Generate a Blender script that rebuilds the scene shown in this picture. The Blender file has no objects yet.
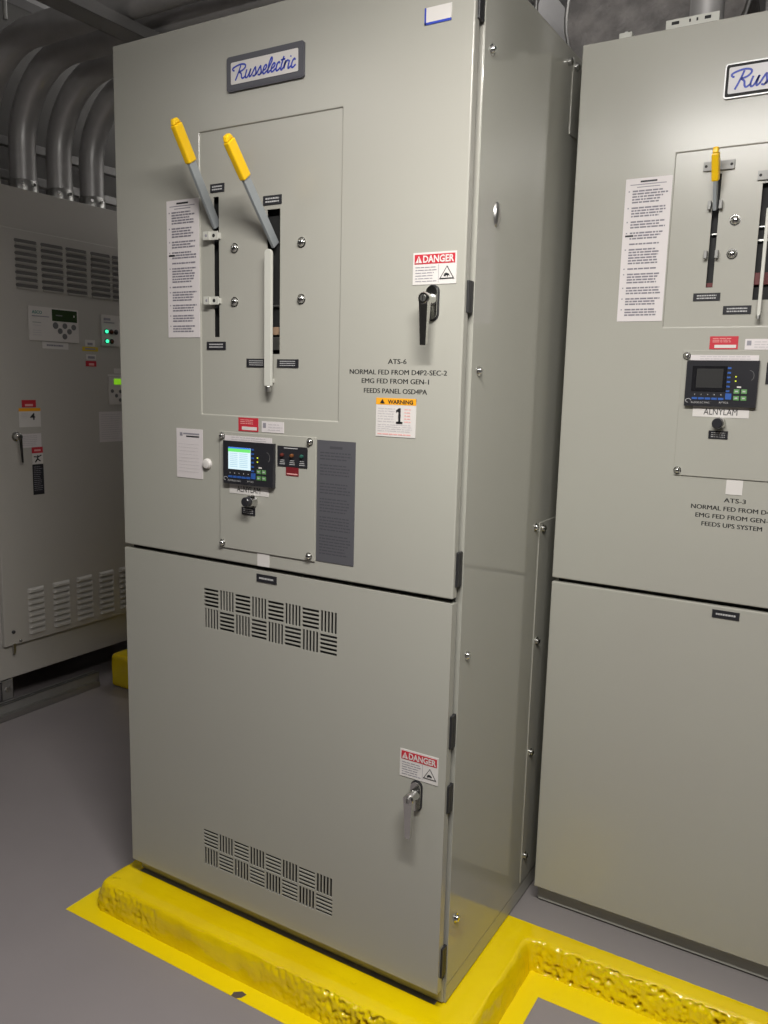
import bpy, bmesh, math, random
from mathutils import Matrix, Vector, noise
random.seed(7)
PI = math.pi
scene = bpy.context.scene
COL = scene.collection

# ------------------------------------------------------------------ materials
def mat(name, col, rough=.5, metal=0., spec=.5, emit=None, estr=0., bump=None, bstr=.1, bdist=.002, var=None, coat=0.):
    m = bpy.data.materials.new(name); m.use_nodes = True
    nt = m.node_tree; b = nt.nodes['Principled BSDF']
    b.inputs['Base Color'].default_value = (*col, 1)
    b.inputs['Roughness'].default_value = rough
    b.inputs['Metallic'].default_value = metal
    b.inputs['Specular IOR Level'].default_value = spec
    b.inputs['Coat Weight'].default_value = coat
    if emit:
        b.inputs['Emission Color'].default_value = (*emit, 1)
        b.inputs['Emission Strength'].default_value = estr
    tc = nt.nodes.new('ShaderNodeTexCoord')
    if bump:
        n = nt.nodes.new('ShaderNodeTexNoise'); n.inputs['Scale'].default_value = bump
        n.inputs['Detail'].default_value = 4
        nt.links.new(tc.outputs['Object'], n.inputs['Vector'])
        bp = nt.nodes.new('ShaderNodeBump'); bp.inputs['Strength'].default_value = bstr
        bp.inputs['Distance'].default_value = bdist
        nt.links.new(n.outputs['Fac'], bp.inputs['Height'])
        nt.links.new(bp.outputs['Normal'], b.inputs['Normal'])
    if var:
        scale, c2, lo, hi = var
        n = nt.nodes.new('ShaderNodeTexNoise'); n.inputs['Scale'].default_value = scale
        n.inputs['Detail'].default_value = 6
        nt.links.new(tc.outputs['Object'], n.inputs['Vector'])
        r = nt.nodes.new('ShaderNodeMapRange')
        r.inputs['From Min'].default_value = lo; r.inputs['From Max'].default_value = hi
        nt.links.new(n.outputs['Fac'], r.inputs['Value'])
        mx = nt.nodes.new('ShaderNodeMix'); mx.data_type = 'RGBA'
        mx.inputs['A'].default_value = (*col, 1); mx.inputs['B'].default_value = (*c2, 1)
        nt.links.new(r.outputs['Result'], mx.inputs['Factor'])
        nt.links.new(mx.outputs['Result'], b.inputs['Base Color'])
    return m

PAINT = mat('grey_enamel', (.380, .378, .332), .25, bump=260, bstr=.05, bdist=.0006, var=(1.3, (.37, .362, .322), .35, .65))
PAINT_SIDE = mat('grey_enamel_side', (.380, .378, .332), .085, bump=120, bstr=.02, bdist=.0004)
PAINT_OLD = mat('grey_green_enamel', (.44, .42, .385), .38, bump=200, bstr=.05, bdist=.0006)
BLACK = mat('black_cavity', (.012, .012, .012), .7)
RUBBER = mat('black_rubber', (.02, .02, .022), .45)
PLASTIC = mat('black_plastic', (.022, .022, .026), .3)
CHROME = mat('chrome', (.62, .62, .6), .16, 1.)
ZINC = mat('zinc_steel', (.55, .55, .53), .32, 1., bump=60, bstr=.08)
GALV = mat('galvanised_conduit', (.50, .49, .485), .38, .4, bump=18, bstr=.06, var=(9, (.40, .395, .39), .35, .7))
STRUT = mat('strut_steel', (.36, .355, .35), .45, .7, bump=40, bstr=.1)
BAR = mat('grey_painted_bar', (.27, .29, .30), .45)
BARL = mat('pale_grey_bar', (.52, .52, .47), .4)
YGRIP = mat('yellow_grip', (.85, .52, .005), .38)
YPAINT = mat('yellow_floor_paint', (.86, .65, .001), .13, bump=26, bstr=.35, bdist=.004, var=(5, (.76, .54, .002), .3, .7), coat=.3)
YFLAT = mat('yellow_stripe_paint', (.88, .67, .001), .3, bump=30, bstr=.12, bdist=.002)
WHITE = mat('white_label', (.63, .605, .58), .45)
LILAC = mat('pale_paper', (.64, .60, .60), .5)
INK = mat('black_ink', (.015, .015, .018), .5)
GREY_INK = mat('grey_ink', (.26, .25, .28), .5)
SHEET_INK = mat('sheet_ink', (.19, .18, .21), .5)
PALE_INK = mat('pale_grey_ink', (.50, .47, .48), .5)
BLUE_INK = mat('blue_ink', (.03, .06, .42), .45)
REDL = mat('red_label', (.50, .028, .045), .4)
DRED_TAG = mat('dark_red_tag', (.17, .015, .02), .4)
PINK = mat('pink_ink', (.72, .36, .34), .5)
ORANGE = mat('orange_label', (.85, .38, .02), .4)
YLAB = mat('yellow_label', (.62, .46, .04), .45)
TAGW = mat('tag_white_text', (.45, .45, .45), .5)
DATAP = mat('brushed_data_plate', (.13, .13, .145), .42, .35)
DATAI = mat('data_plate_text', (.065, .065, .075), .5)
FRAMEG = mat('shaded_nameplate_frame', (.095, .095, .11), .4, .2)
RIM = mat('lit_nameplate_rim', (.42, .42, .42), .4, .7)
GUARD = mat('guard_steel', (.26, .26, .25), .5, .3)
SILVER = mat('silver_plate', (.50, .49, .50), .4, .1)
BTN_BLUE = mat('blue_key', (.03, .10, .36), .4)
BTN_GREEN = mat('green_key', (.12, .28, .10), .4)
BTN_GREY = mat('grey_key', (.14, .14, .14), .5)
SCR_OFF = mat('screen_off', (.012, .012, .014), .12)
SCR_W = mat('screen_white', (.1, .1, .1), .3, emit=(.72, .92, 1.0), estr=.95)
SCR_G = mat('screen_green', (.1, .1, .1), .3, emit=(.12, .85, .12), estr=.9)
SCR_B = mat('screen_blue', (.05, .05, .1), .3, emit=(.02, .2, .85), estr=.9)
SCR_L = mat('screen_text', (.05, .05, .05), .3, emit=(.50, .74, .82), estr=.9)
LED_G = mat('led_green', (.02, .2, .08), .3, emit=(.05, 1.0, .45), estr=1.4)
LED_Y = mat('led_yellow', (.3, .3, .02), .3, emit=(.75, .9, .05), estr=.8)
LAMP_R = mat('lamp_red', (.10, .02, .015), .2)
LAMP_A = mat('lamp_amber', (.16, .06, .02), .2)
LAMP_G = mat('lamp_green', (.02, .09, .07), .2)
LCD = mat('lcd_dark', (.035, .06, .025), .15)
LCD_ON = mat('lcd_lit', (.1, .3, .02), .3, emit=(.30, .75, .02), estr=.5)
PANELP = mat('pale_keypad_overlay', (.60, .57, .54), .5)
FLOOR = mat('floor_epoxy', (.275, .249, .253), .30, bump=7, bstr=.12, bdist=.004, var=(2.2, (.255, .232, .237), .35, .65))
PADGREY = mat('pad_grey_paint', (.245, .225, .22), .35, bump=9, bstr=.12, bdist=.003)
WALL = mat('wall_paint', (.19, .186, .18), .8, bump=30, bstr=.1)
LOUVSHADE = mat('painted_louver_shade', (.12, .115, .11), .6)
CEIL = mat('ceiling_deck', (.46, .455, .46), .7, bump=3, bstr=.2, var=(1.5, (.36, .355, .36), .35, .65))
DUCTM = mat('insulation_wrap', (.20, .19, .185), .5, bump=14, bstr=.9, bdist=.02, var=(11, (.33, .31, .30), .4, .62))
LENS = mat('lamp_lens', (.8, .8, .78), .4)

# ------------------------------------------------------------------ mesh builder
class MB:
    def __init__(s): s.v, s.f, s.m, s.mats = [], [], [], []
    def mi(s, m):
        if m not in s.mats: s.mats.append(m)
        return s.mats.index(m)
    def add(s, vs, fs, m):
        o = len(s.v); k = s.mi(m)
        s.v += [tuple(p) for p in vs]
        for f in fs: s.f.append([i + o for i in f]); s.m.append(k)
        return s
    def box(s, x0, x1, y0, y1, z0, z1, m):
        vs = [(x, y, z) for x in (x0, x1) for y in (y0, y1) for z in (z0, z1)]
        return s.add(vs, [(0, 1, 3, 2), (4, 6, 7, 5), (0, 4, 5, 1), (2, 3, 7, 6), (0, 2, 6, 4), (1, 5, 7, 3)], m)
    def hexa(s, p, m):   # 4 bottom pts + 4 top pts
        return s.add(p, [(3, 2, 1, 0), (4, 5, 6, 7), (0, 1, 5, 4), (1, 2, 6, 5), (2, 3, 7, 6), (3, 0, 4, 7)], m)
    def card(s, x0, x1, z0, z1, layer, m):   # printed shape on a front: thin raised film
        return s.box(x0, x1, -.0012 - .0004 * layer, -.0004 * layer, z0, z1, m)
    def lathe(s, c, rings, m, axis='-y', n=20, cap=True):
        # rings: list of (radius, distance along axis)
        vs = []
        for r, w in rings:
            for i in range(n):
                a = 2 * PI * i / n; p, q = r * math.cos(a), r * math.sin(a)
                if axis == '-y': vs.append((c[0] + p, c[1] - w, c[2] + q))
                elif axis == '+x': vs.append((c[0] + w, c[1] + p, c[2] + q))
                else: vs.append((c[0] + p, c[1] + q, c[2] + w))
        fs = []
        for k in range(len(rings) - 1):
            for i in range(n):
                j = (i + 1) % n
                fs.append((k * n + i, k * n + j, (k + 1) * n + j, (k + 1) * n + i))
        if cap:
            fs.append(tuple(range(n))[::-1]); fs.append(tuple(range((len(rings) - 1) * n, len(rings) * n)))
        return s.add(vs, fs, m)
    def prism(s, poly, y0, y1, m):   # poly in xz
        n = len(poly)
        vs = [(x, y0, z) for x, z in poly] + [(x, y1, z) for x, z in poly]
        fs = [tuple(range(n)), tuple(range(n, 2 * n))[::-1]] + [(i, i + n, (i + 1) % n + n, (i + 1) % n) for i in range(n)]
        return s.add(vs, fs, m)
    def tube(s, pts, r, m, n=16, cap=True):
        pts = [Vector(p) for p in pts]; vs = []; fs = []
        up = None
        for k, p in enumerate(pts):
            t = (pts[min(k + 1, len(pts) - 1)] - pts[max(k - 1, 0)]).normalized()
            if up is None:
                up = Vector((0, 1, 0)) if abs(t.y) < .9 else Vector((0, 0, 1))
            a = t.cross(up).normalized(); b = t.cross(a).normalized(); up = -b if False else up
            rr = r[k] if isinstance(r, (list, tuple)) else r
            for i in range(n):
                q = 2 * PI * i / n
                vs.append(p + a * rr * math.cos(q) + b * rr * math.sin(q))
        for k in range(len(pts) - 1):
            for i in range(n):
                j = (i + 1) % n
                fs.append((k * n + i, k * n + j, (k + 1) * n + j, (k + 1) * n + i))
        if cap:
            fs.append(tuple(range(n))[::-1]); fs.append(tuple(range((len(pts) - 1) * n, len(pts) * n)))
        return s.add(vs, fs, m)
    def build(s, name, parent=None, smooth=False, bevel=0, seg=2, loc=None):
        me = bpy.data.meshes.new(name); me.from_pydata(s.v, [], s.f)
        for m in s.mats: me.materials.append(m)
        for p, k in zip(me.polygons, s.m): p.material_index = k
        bm = bmesh.new(); bm.from_mesh(me); bmesh.ops.recalc_face_normals(bm, faces=bm.faces); bm.to_mesh(me); bm.free()
        if smooth:
            for p in me.polygons: p.use_smooth = True
        o = bpy.data.objects.new(name, me); COL.objects.link(o)
        if smooth:
            md = o.modifiers.new('split', 'EDGE_SPLIT'); md.split_angle = math.radians(40)
        if parent: o.parent = parent
        if loc: o.location = loc
        if bevel:
            md = o.modifiers.new('bevel', 'BEVEL'); md.width = bevel; md.segments = seg
            md.limit_method = 'ANGLE'; md.angle_limit = math.radians(50); md.harden_normals = False
        return o

def empty(name, loc, rz=0.):
    o = bpy.data.objects.new(name, None); COL.objects.link(o)
    o.location = loc; o.rotation_euler = (0, 0, rz); o.empty_display_size = .1
    return o
def tag(o, label=None, cat=None, group=None, kind=None):
    if label: o['label'] = label
    if cat: o['category'] = cat
    if group: o['group'] = group
    if kind: o['kind'] = kind
    return o
def bake(o):   # apply modifiers without operators
    bpy.context.view_layer.update()
    dg = bpy.context.evaluated_depsgraph_get()
    me = bpy.data.meshes.new_from_object(o.evaluated_get(dg), preserve_all_data_layers=True, depsgraph=dg)
    o.modifiers.clear(); o.data = me
    return o
def cut(o, cutter_mb):
    c = cutter_mb.build('cutter', o.parent)
    md = o.modifiers.new('cut', 'BOOLEAN'); md.operation = 'DIFFERENCE'; md.object = c; md.solver = 'EXACT'
    md.use_self = False
    bake(o); bpy.data.objects.remove(c)
    return o

# ------------------------------------------------------------------ lettering
_tc = {}
def glyphs(txt, bold=0., shear=0.):
    key = (txt, bold, shear)
    if key not in _tc:
        cu = bpy.data.curves.new('t', 'FONT'); cu.body = txt; cu.size = 1; cu.offset = bold; cu.shear = shear
        cu.resolution_u = 3; cu.fill_mode = 'FRONT'
        o = bpy.data.objects.new('t', cu); COL.objects.link(o)
        bpy.context.view_layer.update()
        dg = bpy.context.evaluated_depsgraph_get()
        me = bpy.data.meshes.new_from_object(o.evaluated_get(dg))
        vs = [(v.co.x, v.co.y) for v in me.vertices]; fs = [tuple(p.vertices) for p in me.polygons]
        bpy.data.objects.remove(o); bpy.data.curves.remove(cu); bpy.data.meshes.remove(me)
        _tc[key] = (vs, fs)
    return _tc[key]
def text(mb, txt, x0, x1, z0, z1, layer, m, bold=0., shear=0.):
    vs, fs = glyphs(txt, bold, shear)
    ax, bx = min(v[0] for v in vs), max(v[0] for v in vs); ay, by = min(v[1] for v in vs), max(v[1] for v in vs)
    y = -.0013 - .0004 * layer
    mb.add([(x0 + (v[0] - ax) / (bx - ax) * (x1 - x0), y, z0 + (v[1] - ay) / (by - ay) * (z1 - z0)) for v in vs], fs, m)

def rows(mb, x0, x1, z0, z1, n, layer, m, fill=.5, ragged=.25, seed=1, gaps=()):
    """unreadable small print: n thin rows of broken bars"""
    rnd = random.Random(seed); p = (z1 - z0) / n
    for k in range(n):
        if k in gaps: continue
        z = z1 - (k + .5) * p; x = x0; xe = x1 - (x1 - x0) * ragged * rnd.random()
        while x < xe - .001:
            w = rnd.uniform(.004, .016); e = min(x + w, xe)
            mb.card(x, e, z - p * fill / 2, z + p * fill / 2, layer, m); x = e + .0018

def spline(pts, n=6):
    P = [pts[0]] + list(pts) + [pts[-1]]; out = []
    for i in range(1, len(P) - 2):
        a, b, c, d = P[i - 1], P[i], P[i + 1], P[i + 2]
        for k in range(n):
            t = k / n
            out.append(tuple(.5 * ((2 * b[j]) + (-a[j] + c[j]) * t + (2 * a[j] - 5 * b[j] + 4 * c[j] - d[j]) * t * t + (-a[j] + 3 * b[j] - 3 * c[j] + d[j]) * t ** 3) for j in (0, 1)))
    out.append(tuple(pts[-1])); return out
def ribbon(mb, pts, w, y, m):
    vs, fs = [], []
    for k, p in enumerate(pts):
        a = pts[max(k - 1, 0)]; b = pts[min(k + 1, len(pts) - 1)]
        dx, dz = b[0] - a[0], b[1] - a[1]; L = math.hypot(dx, dz) or 1
        nx, nz = -dz / L * w / 2, dx / L * w / 2
        vs += [(p[0] + nx, y, p[1] + nz), (p[0] - nx, y, p[1] - nz)]
    for k in range(len(pts) - 1): fs.append((2 * k, 2 * k + 1, 2 * k + 3, 2 * k + 2))
    mb.add(vs, fs, m)
LET = {
 'R': (1.75, [[(.62, 1.6), (.55, 1.1), (.42, .5), (.25, -.1)], [(-.45, 1.15), (-.55, 1.4), (-.1, 1.6), (.6, 1.72), (1.25, 1.6), (1.42, 1.3), (1.1, .98), (.52, .85)], [(.52, .85), (.95, .6), (1.15, .15), (1.4, 0), (1.75, .25)], [(-.45, 1.15), (-.2, 1.1)]]),
 'u': (.95, [[(0, .95), (-.05, .35), (.08, 0), (.35, .1), (.6, .9)], [(.62, .95), (.56, .3), (.68, 0), (.95, .25)]]),
 's': (.78, [[(-.05, .2), (.3, 1.0), (.42, .75), (.58, .35), (.45, 0), (.12, .08)], [(.45, 0), (.78, .25)]]),
 'e': (.72, [[(.02, .4), (.35, .5), (.5, .8), (.32, 1.0), (.1, .75), (.08, .25), (.3, 0), (.72, .3)]]),
 'l': (.5, [[(0, .3), (.32, 1.0), (.40, 1.5), (.26, 1.72), (.1, 1.3), (.08, .35), (.2, 0), (.5, .25)]]),
 'c': (.68, [[(.5, .8), (.3, 1.0), (.1, .75), (.08, .25), (.3, 0), (.68, .3)]]),
 't': (.5, [[(.2, 1.55), (.1, .5), (.2, 0), (.5, .25)], [(-.15, 1.15), (.5, 1.2)]]),
 'r': (.62, [[(0, .3), (.12, 1.0), (.08, .1)], [(.08, .5), (.28, .95), (.55, .9)]]),
 'i': (.42, [[(.06, .95), (.02, .35), (.12, 0), (.42, .25)], [(.1, 1.28), (.12, 1.42)]]),
}
def script_logo(mb, x0, x1, z0, z1, layer, m, w=.16):
    strokes = []; x = 0
    for ch in 'Russelectric':
        adv, ss = LET[ch]
        for s_ in ss: strokes.append([(x + p[0] + .28 * p[1], p[1]) for p in spline(s_)])
        x += adv
    A = [p for s_ in strokes for p in s_]
    ax, bx = min(p[0] for p in A), max(p[0] for p in A); az, bz = min(p[1] for p in A), max(p[1] for p in A)
    sx, sz = (x1 - x0) / (bx - ax), (z1 - z0) / (bz - az)
    for s_ in strokes:
        ribbon(mb, [(x0 + (p[0] - ax) * sx, z0 + (p[1] - az) * sz) for p in s_], w * (sx + sz) / 2, -.0013 - .0004 * layer, m)

# ------------------------------------------------------------------ fittings on a cabinet front (front plane y = 0, outwards = -y)
def dome_bolt(name, x, y, z, r, parent, m=CHROME, axis='-y'):
    mb = MB(); mb.lathe((x, y, z), [(r * 1.25, -.001), (r * 1.25, .0015), (r, .0016), (r, .004), (r * .8, .0072), (r * .45, .009), (r * .12, .0095)], m, axis, 18)
    return mb.build(name, parent, smooth=True)

def black_tag(x0, x1, z0, z1, parent, n=2, seed=0, name='engraved_tag', label=None):
    mb = MB(); mb.box(x0, x1, -.002, .0005, z0, z1, PLASTIC)
    h = z1 - z0; rnd = random.Random(seed + int(x0 * 1e4))
    for k in range(n):
        zc = z1 - h * (k + 1) / (n + 1); t = h * .22 / max(n - .6, 1)
        x = x0 + (x1 - x0) * .14; xe = x1 - (x1 - x0) * .14
        while x < xe:
            w = rnd.uniform(.002, .006); mb.box(x, min(x + w, xe), -.0024, -.0015, zc - t / 2, zc + t / 2, TAGW); x += w + .0012
    o = mb.build(name, parent, bevel=0)
    if label: o['label'] = label
    return o

def danger_label(x0, x1, z0, z1, parent):
    mb = MB(); mb.card(x0, x1, z0, z1, 0, WHITE)
    w, h = x1 - x0, z1 - z0
    mb.card(x0 + w * .035, x1 - w * .035, z1 - h * .36, z1 - h * .06, 1, REDL)
    text(mb, 'DANGER', x0 + w * .235, x1 - w * .055, z1 - h * .325, z1 - h * .095, 2, WHITE, bold=.03)
    tx = x0 + w * .135
    mb.prism([(tx - w * .075, z1 - h * .325), (tx + w * .075, z1 - h * .325), (tx, z1 - h * .10)], -.0022, -.001, WHITE)
    mb.box(tx - w * .008, tx + w * .008, -.0026, -.001, z1 - h * .27, z1 - h * .17, REDL)
    mb.box(tx - w * .008, tx + w * .008, -.0026, -.001, z1 - h * .31, z1 - h * .29, REDL)
    rows(mb, x0 + w * .06, x0 + w * .56, z0 + h * .06, z1 - h * .42, 6, 1, GREY_INK, .3, .3, 3)
    mb.card(x0 + w * .595, x0 + w * .602, z0 + h * .05, z1 - h * .38, 1, GREY_INK)
    cx, cz, a = x0 + w * .79, z0 + h * .15, w * .17
    def tri(s_, y, m_, up): mb.prism([(cx - a * s_, cz + up), (cx + a * s_, cz + up), (cx, cz + up + a * s_ * 1.55)], y, -.001, m_)
    tri(1., -.0019, INK, 0); tri(.80, -.0023, WHITE, h * .035)
    # burst + hand pictogram
    mb.prism([(cx - a * .42, cz + a * .3), (cx - a * .3, cz + a * .62), (cx - a * .05, cz + a * .72), (cx + a * .25, cz + a * .6), (cx + a * .45, cz + a * .28), (cx + a * .22, cz + a * .42), (cx + a * .1, cz + a * .2), (cx - a * .02, cz + a * .42), (cx - a * .2, cz + a * .28)], -.0027, -.001, INK)
    return mb.build('danger_label', parent)

def latch(x, z, parent, dz=0.):
    """oval plate, hub with keyhole, lever hanging down; x,z = hub centre"""
    mb = MB()
    def oval(w, h, n=12):
        P = []
        for i in range(n + 1): a = PI * i / n; P.append((x + w * math.cos(a), z + h - w + w * math.sin(a) + dz))
        for i in range(n + 1): a = PI + PI * i / n; P.append((x + w * math.cos(a), z - h + w + w * math.sin(a) + dz))
        return P
    mb.prism(oval(.0150, .0370), -.003, .001, RUBBER)
    mb.prism(oval(.0130, .0345), -.009, -.002, CHROME)
    mb.lathe((x, 0, z + .006), [(.0125, .006), (.0125, .018), (.0105, .024), (.0105, .030), (.013, .032), (.013, .042), (.011, .045)], CHROME, '-y', 20)
    mb.lathe((x, -.0452, z + .006), [(.0072, -.001), (.0068, .0008)], ZINC, '-y', 16)
    mb.box(x - .0012, x + .0012, -.0466, -.045, z + .001, z + .011, BLACK)
    # lever
    a, b = .0105, .0065
    mb.hexa([(x - b, -.040, z - .088), (x + b, -.040, z - .088), (x + b, -.032, z - .088), (x - b, -.032, z - .088),
             (x - a, -.044, z + .010), (x + a, -.044, z + .010), (x + a, -.028, z + .010), (x - a, -.028, z + .010)], CHROME)
    return mb.build('latch_handle', parent, smooth=True, bevel=.0015)

def instruction_sheet(x0, x1, z0, z1, parent, seed=1):
    mb = MB(); mb.card(x0, x1, z0, z1, 0, LILAC)
    w = x1 - x0; c = (x0 + x1) / 2
    mb.card(c - w * .18, c + w * .18, z1 - .010, z1 - .006, 1, INK)
    mb.card(x0 + w * .1, x1 - w * .12, z1 - .0155, z1 - .0135, 1, GREY_INK)
    mb.card(c - w * .25, c + w * .25, z1 - .0215, z1 - .0195, 1, GREY_INK)
    n = 46; rows(mb, x0 + w * .16, x1 - w * .07, z0 + .012, z1 - .026, n, 1, SHEET_INK, .55, .25, seed, gaps=(5, 10, 14, 18, 20, 27, 29, 34, 38, 42))
    p = (z1 - .026 - z0 - .012) / n
    for k in (0, 6, 11, 15, 21, 28, 30, 35, 39, 43):
        zz = z1 - .026 - (k + .5) * p; mb.card(x0 + w * .07, x0 + w * .10, zz - .0015, zz + .0015, 1, GREY_INK)
    zz = z1 - .026 - 16.5 * p; mb.card(x0 + w * .06, x0 + w * .24, zz - .002, zz + .002, 2, INK)
    return tag(mb.build('instruction_sheet', parent), 'tall pale sheet of printed steps')

def nameplate(x0, x1, z0, z1, parent, chrome):
    mb = MB(); f = .0140; g = .003
    P = lambda e, r: [(x0 + e + r, z0 + e), (x1 - e - r, z0 + e), (x1 - e, z0 + e + r), (x1 - e, z1 - e - r), (x1 - e - r, z1 - e), (x0 + e + r, z1 - e), (x0 + e, z1 - e - r), (x0 + e, z0 + e + r)]
    mb.prism(P(0, .004), -.006, .001, chrome)
    mb.prism(P(g, .003), -.0068, -.004, FRAMEG if chrome is FRAMEG else BLACK)
    mb.prism(P(f if chrome is FRAMEG else .009, .002), -.0076, -.005, WHITE if chrome is FRAMEG else SILVER)  # same plate on both cabinets
    q = f if chrome is FRAMEG else .009
    sub = MB(); script_logo(sub, x0 + q + .006, x1 - q - .006, z0 + q + .0075, z1 - q - .0075, 0, BLUE_INK, .21)
    mb.add([(v[0], v[1] - .0068, v[2]) for v in sub.v], sub.f, BLUE_INK)
    return tag(mb.build('nameplate', parent), 'framed maker plate with blue script')

def controller(x, z, parent, on):
    """x,z = lower-left corner of the bezel; .157 x .106"""
    W, Hh = .157, .106; D = -.011
    fr = MB(); fr.box(x, x + W, D, -.0005, z, z + Hh, PLASTIC)
    def bx(a, b, c, d, m, t=.0012): fr.box(x + a, x + b, D - t, D + .001, z + c, z + d, m)
    for k in range(6): bx(.091, .0985, .0865 - k * .0105, .0905 - k * .0105, BTN_BLUE)
    bx(.0905, .1035, .017, .031, BTN_BLUE)
    for a, c in ((.108, .031), (.124, .031), (.108, .0155), (.124, .0155)): bx(a, a + .012, c, c + .010, BTN_GREEN); fr.box(x + a + .003, x + a + .009, D - .0016, D, z + c + .0035, z + c + .0065, TAGW)
    bx(.114, .123, .044, .0475, WHITE)
    for c in (.058, .068): bx(.1085, .1115, c, c + .0028, LED_Y)
    for k in range(5):
        bx(.017 + k * .0145, .029 + k * .0145, .0155, .0205, BTN_BLUE); fr.box(x + .022 + k * .0145, x + .0235 + k * .0145, D - .001, D, z + .026, z + .0285, TAGW)
    ring = [(x + .009 + .0058 * math.cos(a * PI / 8), z + .0125 + .0045 * math.sin(a * PI / 8)) for a in range(13)]
    ribbon(fr, ring, .0012, D - .0008, TAGW)
    sub = MB(); text(sub, 'RUSSELECTRIC', x + .016, x + .058, z + .0065, z + .0105, 0, TAGW); text(sub, 'RPTCS', x + .078, x + .098, z + .0075, z + .0115, 0, TAGW)
    fr.add([(v[0], D - .0008, v[2]) for v in sub.v], sub.f, TAGW)
    arc = [(x + .138 + .010 * math.cos(a), z + .072 + .012 * math.sin(a)) for a in [(-60 + i * 15) * PI / 180 for i in range(11)]]
    ribbon(fr, arc, .0012, D - .0006, BTN_GREY)
    fr.build('controller', parent)
    s_ = MB(); a, b, c, d = x + .018, x + .088, z + .037, z + .091; y = D - .0015
    if on:
        s_.box(a, b, y, D + .001, c, d, SCR_W); s_.box(a, b, y - .0003, D, d - .003, d, SCR_B); s_.box(a, b, y - .0003, D, d - .011, d - .003, SCR_G)
        for k in range(8):
            zz = d - .016 - k * .0046; s_.box(a + .006, a + .03, y - .0003, D, zz, zz + .0018, SCR_L); s_.box(a + .036, a + .062, y - .0003, D, zz, zz + .0018, SCR_L)
    else:
        s_.box(a - .004, b + .002, y, D + .001, c - .002, d + .002, SCR_OFF); s_.box(a + .006, b - .006, y - .0003, D, c + .006, d - .004, BLACK)
    s_.build('controller_screen', parent)

def knob(x, z, parent):
    mb = MB(); mb.lathe((x, 0, z), [(.0150, 0), (.0150, .006), (.0135, .008), (.0135, .018), (.0125, .02)], CHROME, '-y', 24)
    mb.lathe((x, -.019, z), [(.0118, 0), (.0118, .013), (.0105, .0145)], PLASTIC, '-y', 24)
    return tag(mb.build('push_button', parent, smooth=True), 'black push button in a chrome ring')

def lever(x, root, tip, parent, name='operating_lever', frac=.42, w=.024, t=.008):
    """flat blade in the plane x = const from root (y,z) to tip (y,z), yellow grip on the outer part"""
    ry, rz = root; ty, tz = tip
    d = Vector((0, ty - ry, tz - rz)); L = d.length; d /= L; n = Vector((0, -d.z, d.y))
    mb = MB()
    def pt(s_, e, dx): p = Vector((x, ry, rz)) + d * s_ + n * e; return (p.x + dx, p.y, p.z)
    def blade(s0, s1, ww, tt, m, w0=None):
        w0 = w0 or ww
        mb.hexa([pt(s0, -w0 / 2, -tt / 2), pt(s0, -w0 / 2, tt / 2), pt(s0, w0 / 2, tt / 2), pt(s0, w0 / 2, -tt / 2),
                 pt(s1, -ww / 2, -tt / 2), pt(s1, -ww / 2, tt / 2), pt(s1, ww / 2, tt / 2), pt(s1, ww / 2, -tt / 2)], m)
    gs = L * (1 - frac)
    blade(0, gs + .005, w * .92, t, BAR)
    mb2 = MB(); mb, keep = mb2, mb
    blade(gs, L - .012, w * 1.08, t * 1.9, YGRIP)
    blade(L - .012, L, w * .55, t * 1.5, YGRIP, w0=w * 1.08)
    o = keep.build(name, parent, bevel=.001)
    g = mb2.build('lever_grip', parent, bevel=.003)
    return o

def grille(door, x0, x1, z0, z1):
    c = MB(); c.box(x0 - .012, x1 + .012, .0028, .05, z0 - .012, z1 + .012, PAINT); cut(door, c)
    c = MB(); nx, nz = 8, 2; sx, sz = (x1 - x0) / nx, (z1 - z0) / nz
    for i in range(nx):
        for j in range(nz):
            a, b = x0 + i * sx + .0018, x0 + (i + 1) * sx - .0018; lo, hi = z0 + j * sz + .0018, z0 + (j + 1) * sz - .0018
            horiz = (i + (1 - j)) % 2 == 0
            for k in range(5):
                if horiz:
                    p = (hi - lo) / 5; c.box(a, b, -.05, .05, lo + (k + .19) * p, lo + (k + .81) * p, PAINT)
                else:
                    p = (b - a) / 5; c.box(a + (k + .18) * p, a + (k + .82) * p, -.05, .05, lo, hi, PAINT)
    cut(door, c)

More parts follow.
